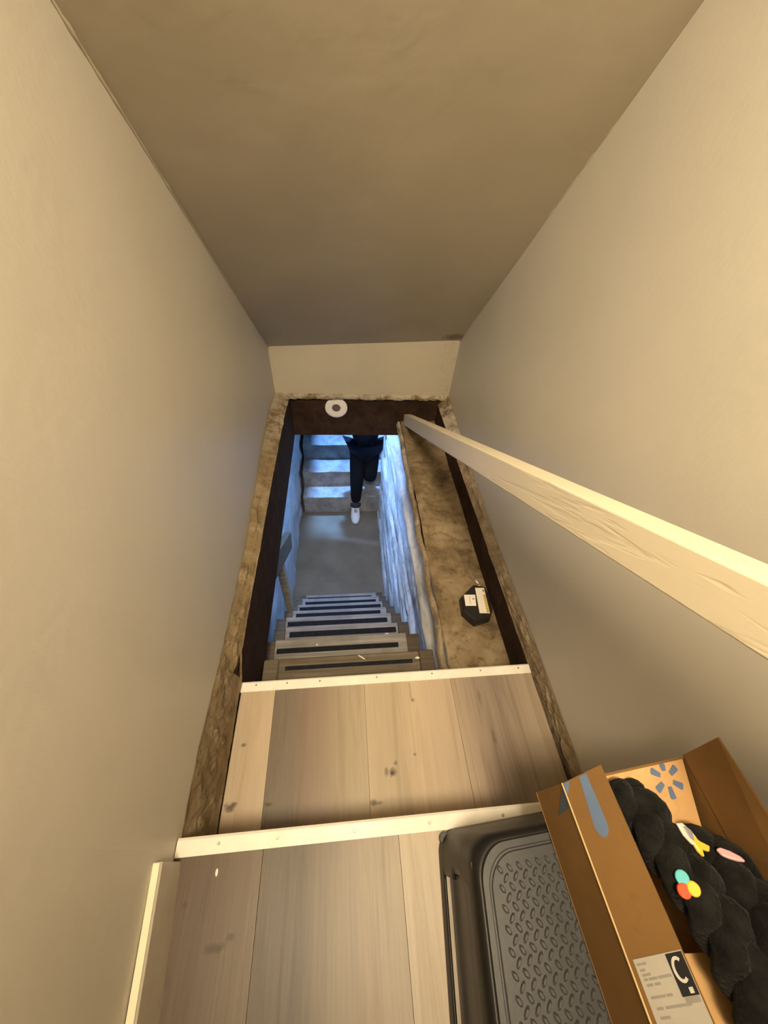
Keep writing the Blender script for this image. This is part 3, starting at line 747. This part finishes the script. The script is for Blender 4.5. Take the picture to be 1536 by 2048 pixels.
# far flap folded into the box, with the printed burst
FA, FB = Vector((A.x + .008, A.y - .002, ZB1 - .001)), Vector((B.x - .006, B.y - .002, ZB1 - .001))
FC, FD = Vector((0.490, -0.030, -0.660)), Vector((0.325, -0.045, -0.660))
ff = slab(FD, FC, FB, FA, TK, M_cardin, 'flap', box); ff['label'] = 'far flap folded in, with a blue printed burst'
FN = (FC - FD).cross(FA - FD).normalized()
fu = (FB - FA).normalized(); fv = FN.cross(fu).normalized()
fc0 = Vector((0.4655, 0.048, 0)); kk = None
def ffp(a, b2, off):
    p = Vector((0.4640, 0.0465, 0.0)); 
    # height on the plane
    p.z = FD.z - (FN.x * (p.x - FD.x) + FN.y * (p.y - FD.y)) / FN.z
    return p + fu * a + fv * b2 + FN * off
for k in range(6):
    a = math.radians(90 + 60 * k - 4)
    pts = []
    if k == 0: r1 = 0.0185
    else: r1 = 0.0245
    for (r, wd) in ((0.0095, -.0030), (r1 - .002, -.0047), (r1, -.0030), (r1, .0030), (r1 - .002, .0047), (0.0095, .0030)):
        pts.append((r * math.cos(a) - wd * math.sin(a), r * math.sin(a) + wd * math.cos(a)))
    print_on('burst_ray', pts, M_blue, ff, ffp)
# near flap folded in
nfp = slab((D.x + .004, D.y + .002, ZB1 - .001), (C_.x - .004, C_.y + .002, ZB1 - .001), (0.498, -0.125, -0.662), (0.347, -0.112, -0.648), TK, M_cardin, 'flap', box)
nfp['label'] = 'near flap folded into the box'

# ------------------------------------------------------------------ black chunky bundle in the box
def fuzz():
    k = NT('black_plush_knit', 0.95, 0.15); o = k.obj()
    k.color(k.mix(k.rng(k.noise(o, 40, 4), .35, .7), (0.004, 0.0038, 0.0036), (0.016, 0.0148, 0.014)))
    k.b.inputs['Sheen Weight'].default_value = 0.06; k.b.inputs['Sheen Roughness'].default_value = 0.4
    k.bump(k.mix(0.5, k.noise(o, 220, 4), k.noise(o, 60, 4)), 1.0, 0.006); return k.m
M_fuzz = fuzz()
bun = empty('braided_bundle', (0.43, -0.07, -0.66), 'puffy black chunky-knit braid bundle lying in the cardboard box', 'bundle')
def braid(path, period, amp, r, flat_=0.75, lump=0.16):
    P = [Vector(p) for p in path]; L = [0]
    for a, c in zip(P, P[1:]): L.append(L[-1] + (c - a).length)
    N = 90; b = bmesh.new()
    def on(s):
        for i in range(len(P) - 1):
            if s <= L[i + 1] + 1e-9: return P[i].lerp(P[i + 1], (s - L[i]) / (L[i + 1] - L[i])), (P[i + 1] - P[i]).normalized()
        return P[-1], (P[-1] - P[-2]).normalized()
    for q in range(3):
        pts = []; rad = []
        for k in range(N + 1):
            s = L[-1] * k / N; p, t = on(s)
            side = t.cross(Vector((0, 0, 1))).normalized(); up = side.cross(t).normalized()
            ph = 2 * math.pi * (s / period + q / 3)
            pts.append(p + side * amp * math.sin(ph) + up * amp * flat_ * math.sin(2 * ph))
            rad.append(r * (1 + lump * math.sin(2 * ph + 1.2) + 0.10 * nz(s * 40, q * 9, r * 100)))
        for _ in range(4):
            pts = [pts[0]] + [(pts[i - 1] + pts[i] * 2 + pts[i + 1]) / 4 for i in range(1, N)] + [pts[-1]]
        rad[0] *= .45; rad[1] *= .8; rad[-1] *= .45; rad[-2] *= .8
        tube(pts, rad, 16, b)
    for vq in b.verts: vq.co += Vector((nz(*(vq.co * 70)), nz(*(vq.co * 70 + Vector((9, 0, 0)))), nz(*(vq.co * 70 + Vector((0, 9, 0)))))) * 0.0022
    return b
brA = [(0.381, 0.036, -0.632), (0.388, 0.015, -0.617), (0.398, -0.03, -0.610), (0.413, -0.08, -0.602), (0.420, -0.14, -0.602), (0.418, -0.26, -0.612)]
brB = [(0.462, -0.028, -0.640), (0.464, -0.06, -0.612), (0.466, -0.12, -0.580), (0.463, -0.18, -0.568), (0.455, -0.27, -0.580)]
from mathutils.bvhtree import BVHTree
bA, bB = braid(brA, 0.105, 0.0175, 0.0172), braid(brB, 0.12, 0.016, 0.0215)
for q in (bA, bB): q.normal_update()
BV = [BVHTree.FromBMesh(q) for q in (bA, bB)]
build('braid', bA, M_fuzz, bun, smooth=True)
build('braid', bB, M_fuzz, bun, smooth=True)
M_teal = plain('teal_enamel', (0.10, 0.46, 0.52), 0.35, .5, 0, .03, 40, 0); M_red = plain('red_orange_enamel', (0.80, 0.075, 0.02), 0.35, .5, 0, .03, 40, 0)
M_yel = plain('yellow_enamel', (0.82, 0.52, 0.05), 0.35, .5, 0, .03, 40, 0); M_pink = plain('pink_enamel', (0.72, 0.42, 0.46), 0.4, .5, 0, .03, 40, 0)
M_grey = plain('grey_enamel', (0.26, 0.25, 0.28), 0.4, .5, 0, .05, 40, 0); M_cream = plain('cream_enamel', (0.75, 0.62, 0.52), 0.4, .5, 0, .05, 40, 0)
def disc(c, nrm, poly, th):
    nrm = Vector(nrm).normalized(); u = nrm.cross(Vector((0, 1, 0.01))).normalized() * -1; 
    u = Vector((1, 0, 0)) - nrm * nrm.x; u.normalize(); w_ = nrm.cross(u)
    b = prism(poly, lambda p, t: Vector(c) + u * p[0] + w_ * p[1] + nrm * t, 0, th)
    bmesh.ops.bevel(b, geom=[e for e in b.edges], offset=th * .25, segments=1, profile=.5, affect='EDGES')
    return b
def circ(r, x=0, y=0, n=20): return [(x + r * math.cos(2 * math.pi * k / n), y + r * math.sin(2 * math.pi * k / n)) for k in range(n)]
def on_braid(x, y, off=0.0):
    """rest a charm on the knit: height and slope of the surface under (x, y)"""
    h = [t.ray_cast(Vector((x, y, 0)), Vector((0, 0, -1))) for t in BV]
    h = max((q for q in h if q[0] is not None), key=lambda q: q[0].z)
    nn_ = (h[1] + Vector((-0.25, 0, 0.9))).normalized()
    return h[0] + nn_ * (0.0012 + off), nn_
p, n_ = on_braid(0.3845, -0.0545, .001)
u_ = (Vector((1, 0, 0)) - n_ * n_.x).normalized(); w_ = n_.cross(u_)
ch1 = build('charm_disc', disc(p + u_ * -.002 + w_ * .0062, n_, circ(.0074), .0030), M_teal, bun)
build('charm_disc', disc(p + u_ * -.0050 + w_ * -.0045, n_, circ(.0072), .0038), M_red, bun)['label'] = 'red round charm'
build('charm_disc', disc(p + u_ * .0054 + w_ * -.0030, n_, circ(.0070), .0046), M_yel, bun)['label'] = 'yellow round charm'
ch1['label'] = 'teal round charm'
p, n_ = on_braid(0.4215, -0.0185, .001)
rk = build('rocket_charm', disc(p, n_, [(-.016, .016), (-.007, .016), (.002, .008), (.006, -.002), (.000, -.008), (-.008, -.004), (-.014, .004)], .0035), M_cream, bun)
build('charm_body', disc(p + n_ * .0036, n_, [(-.010, .012), (-.005, .012), (.001, .006), (-.003, -.002), (-.008, .001)], .001), M_grey, rk)
build('charm_flame', disc(p, n_, [(.000, .004), (.006, -.002), (.020, -.008), (.014, -.013), (.004, -.010), (.001, -.017), (-.004, -.012), (-.006, -.002)], .0045), M_yel, rk)
p, n_ = on_braid(0.4600, -0.0390, .001)
build('charm_petal', disc(p, n_, [(-.010, .008), (-.004, .009), (.004, .004), (.011, -.003), (.012, -.008), (.004, -.006), (-.004, -.002), (-.009, .002)], .004), M_pink, bun)['label'] = 'pink leaf-shaped charm'
# ------------------------------------------------------------------ person walking in from the hatch
def skin_body(name, joints, bones, radii, root, mat, parent, sub=2, origin=None):
    origin = Vector(origin)
    names = list(joints); idx = {q: i for i, q in enumerate(names)}
    me = bpy.data.meshes.new(name)
    me.from_pydata([Vector(joints[q]) - origin for q in names], [(idx[a], idx[b]) for a, b in bones], [])
    me.materials.append(mat)
    o = bpy.data.objects.new(name, me); COL.objects.link(o)
    mm = o.modifiers.new('skin', 'SKIN'); mm.use_smooth_shade = True; mm.branch_smoothing = 0.4
    sk = me.skin_vertices[0]
    for q in names:
        sk.data[idx[q]].radius = (radii[q], radii[q]); sk.data[idx[q]].use_root = q in root
    ss_ = o.modifiers.new('sub', 'SUBSURF'); ss_.levels = sub; ss_.render_levels = sub
    ORG[o] = origin
    if parent is not None: o.parent = parent; o.location = origin - ORG[parent]
    else: o.location = origin
    return o
M_skin = plain('skin', (0.42, 0.25, 0.17), 0.5, .3, 0, .05, 30, .05)
M_trous = plain('black_trousers', (0.010, 0.011, 0.015), 0.9, .15, 0, .2, 60, .3)
M_jack = plain('dark_jacket', (0.014, 0.014, 0.020), 0.85, .2, 0, .2, 40, .3)
M_hair = plain('dark_hair', (0.02, 0.014, 0.010), 0.6, .3, 0, .2, 80, .4)
M_shoe = plain('white_shoe', (0.80, 0.78, 0.76), 0.5, .4, 0, .04, 40, .1); M_cuff = plain('grey_cuff', (0.05, 0.055, 0.07), 0.9)
J = dict(pel=(0.215, 3.02, -2.20), spine=(0.213, 3.03, -1.98), chest=(0.210, 3.03, -1.80), neck=(0.205, 3.01, -1.62), nk2=(0.203, 2.985, -1.56), head=(0.202, 2.965, -1.49), crown=(0.202, 2.97, -1.41),
         lh=(0.145, 3.00, -2.27), lk=(0.128, 2.885, -2.66), la=(0.122, 2.935, -3.03), lt=(0.120, 2.80, -3.06),
         rh=(0.285, 3.00, -2.27), rk=(0.268, 2.90, -2.62), ra=(0.275, 3.25, -2.53), rt=(0.275, 3.24, -2.57),
         ls=(0.050, 3.03, -1.68), le=(0.010, 2.99, -2.05), lw=(0.075, 2.84, -1.93), lp=(0.10, 2.80, -1.91),
         rs=(0.355, 3.05, -1.68), re=(0.385, 3.06, -1.97), rw=(0.350, 2.90, -1.93), rp=(0.335, 2.85, -1.92))
BN = [('pel', 'spine'), ('spine', 'chest'), ('chest', 'neck'), ('neck', 'nk2'), ('nk2', 'head'), ('head', 'crown'), ('pel', 'lh'), ('lh', 'lk'), ('lk', 'la'), ('la', 'lt'), ('pel', 'rh'), ('rh', 'rk'), ('rk', 'ra'), ('ra', 'rt'),
      ('chest', 'ls'), ('ls', 'le'), ('le', 'lw'), ('lw', 'lp'), ('chest', 'rs'), ('rs', 're'), ('re', 'rw'), ('rw', 'rp')]
RD = dict(pel=.07, spine=.075, chest=.09, neck=.055, nk2=.052, head=.078, crown=.06, lh=.06, lk=.048, la=.036, lt=.03, rh=.06, rk=.048, ra=.036, rt=.03, ls=.052, le=.038, lw=.026, lp=.030, rs=.052, re=.038, rw=.026, rp=.030)
# fingers
def hand(wr, pl, side, pre):
    wr, pl = Vector(wr), Vector(pl); d = (pl - wr).normalized(); s = d.cross(Vector((0, 1, 0))).normalized()
    if s.length < .1: s = Vector((1, 0, 0))
    u = s.cross(d).normalized()
    for k, (off, ln) in enumerate(((-.024, .060), (-.008, .070), (.008, .066), (.024, .052))):
        a, b_, c = pl + s * off + d * .012, pl + s * off * 1.15 + d * (.02 + ln * .5) + u * .004, pl + s * off * 1.15 + d * (.02 + ln * .85) + u * .022
        for q, v_ in zip('abc', (a, b_, c)): J[f'{pre}{k}{q}'] = tuple(v_); RD[f'{pre}{k}{q}'] = .0095
        BN.extend([(pre[0] + 'p', f'{pre}{k}a'), (f'{pre}{k}a', f'{pre}{k}b'), (f'{pre}{k}b', f'{pre}{k}c')])
    a, b_ = pl + s * side * .036 - d * .01 + u * .008, pl + s * side * .046 + d * .03 + u * .018
    J[pre + 'ta'] = tuple(a); J[pre + 'tb'] = tuple(b_); RD[pre + 'ta'] = .011; RD[pre + 'tb'] = .009
    BN.extend([(pre[0] + 'p', pre + 'ta'), (pre + 'ta', pre + 'tb')])
hand(J['lw'], J['lp'], 1, 'lf'); hand(J['rw'], J['rp'], -1, 'rf')
per = skin_body('person', J, BN, RD, ('pel',), M_skin, None, 2, (0.2, 2.95, ZF))
tag(per, 'person in dark jacket and black trousers with white shoes stepping off the stone steps', 'person')
def sub(keys): return {q: J[q] for q in keys}
TR = dict(pel=.140, lh=.096, lk=.072, la=.058, rh=.092, rk=.074, ra=.058)
jt = sub(TR); jt['la'] = (0.1225, 2.925, -2.965)
skin_body('trousers', jt, [b for b in BN if b[0] in TR and b[1] in TR], TR, ('pel',), M_trous, per, 2, (0.2, 2.95, -2.9))
JR = dict(pel=.165, spine=.160, chest=.160, neck=.070, ls=.068, le=.055, lw=.042, rs=.066, re=.055, rw=.042)
jj = sub(JR); jj['pel'] = (0.214, 3.02, -2.26)
skin_body('jacket', jj, [b for b in BN if b[0] in JR and b[1] in JR], JR, ('pel',), M_jack, per, 2, (0.2, 2.95, -2.3))
skin_body('hair', dict(a=(0.202, 3.0, -1.435), b=(0.202, 2.99, -1.50), c=(0.203, 3.015, -1.55)), [('a', 'b'), ('b', 'c')], dict(a=.078, b=.080, c=.055), ('a',), M_hair, per, 2, (0.2, 3.0, -1.5))
def shoe(a, t, lift):
    a, t = Vector(a), Vector(t)
    d = (t - a); d.z = 0; d.normalize(); s = d.cross(Vector((0, 0, 1)))
    P = [(-.06, .038, .085), (-.02, .044, .115), (.03, .047, .10), (.09, .050, .072), (.15, .052, .058), (.20, .042, .046), (.232, .020, .032)]
    b = bmesh.new(); rings = []
    for (q, wd, h) in P:
        c = a + d * q; rr = []
        for k in range(12):
            an = 2 * math.pi * k / 12
            cz = (h if math.sin(an) > 0 else 0)
            rr.append(b.verts.new(Vector((c.x, c.y, lift)) + s * wd * math.cos(an) + Vector((0, 0, h * .45 + h * .55 * math.sin(an) if math.sin(an) > 0 else h * .45 * (1 + max(-1, 1.6 * math.sin(an)))))))
        rings.append(rr)
    for p, q in zip(rings, rings[1:]):
        for k in range(12): b.faces.new([p[k], p[(k + 1) % 12], q[(k + 1) % 12], q[k]])
    b.faces.new(rings[0][::-1]); b.faces.new(rings[-1]); bmesh.ops.recalc_face_normals(b, faces=b.faces)
    return b
build('shoe', shoe((0.122, 2.93, 0), (0.114, 2.70, 0), ZF + .004), M_shoe, per, smooth=True)
# trailing shoe tips back on its toe
rs_ = shoe((0.275, 3.19, 0), (0.272, 3.0, 0), 0)
xform(rs_, Matrix.Translation((0.0, 0.0, -2.535)) @ Matrix.Translation((0.275, 3.29, 0)) @ Matrix.Rotation(math.radians(35), 4, 'X') @ Matrix.Translation((-0.275, -3.19, 0)))
build('shoe', rs_, M_shoe, per, smooth=True)
build('cuff', tube([(0.1225, 2.93, -2.965), (0.1225, 2.932, -3.01)], 0.066, 18), M_cuff, per, smooth=True)
# face
for sx in (-.028, .028):
    e_ = bmesh.new(); bmesh.ops.create_icosphere(e_, subdivisions=2, radius=.012, matrix=Matrix.Translation((0.202 + sx, 2.898, -1.485)))
    build('eye', e_, M_shoe, per, smooth=True)
    e_ = bmesh.new(); bmesh.ops.create_icosphere(e_, subdivisions=2, radius=.024, matrix=Matrix.Translation((0.202 + sx * 2.8, 2.975, -1.50)) @ Matrix.Diagonal((.4, .7, 1.2, 1)))
    build('ear', e_, M_skin, per, smooth=True)
build('nose', tube([(0.202, 2.895, -1.49), (0.202, 2.878, -1.515), (0.202, 2.890, -1.525)], [.008, .013, .012], 8), M_skin, per, smooth=True)
build('mouth', tube([(0.182, 2.897, -1.548), (0.202, 2.889, -1.550), (0.222, 2.897, -1.548)], [.003, .006, .003], 8), plain('lips', (0.35, 0.14, 0.11)), per, smooth=True)
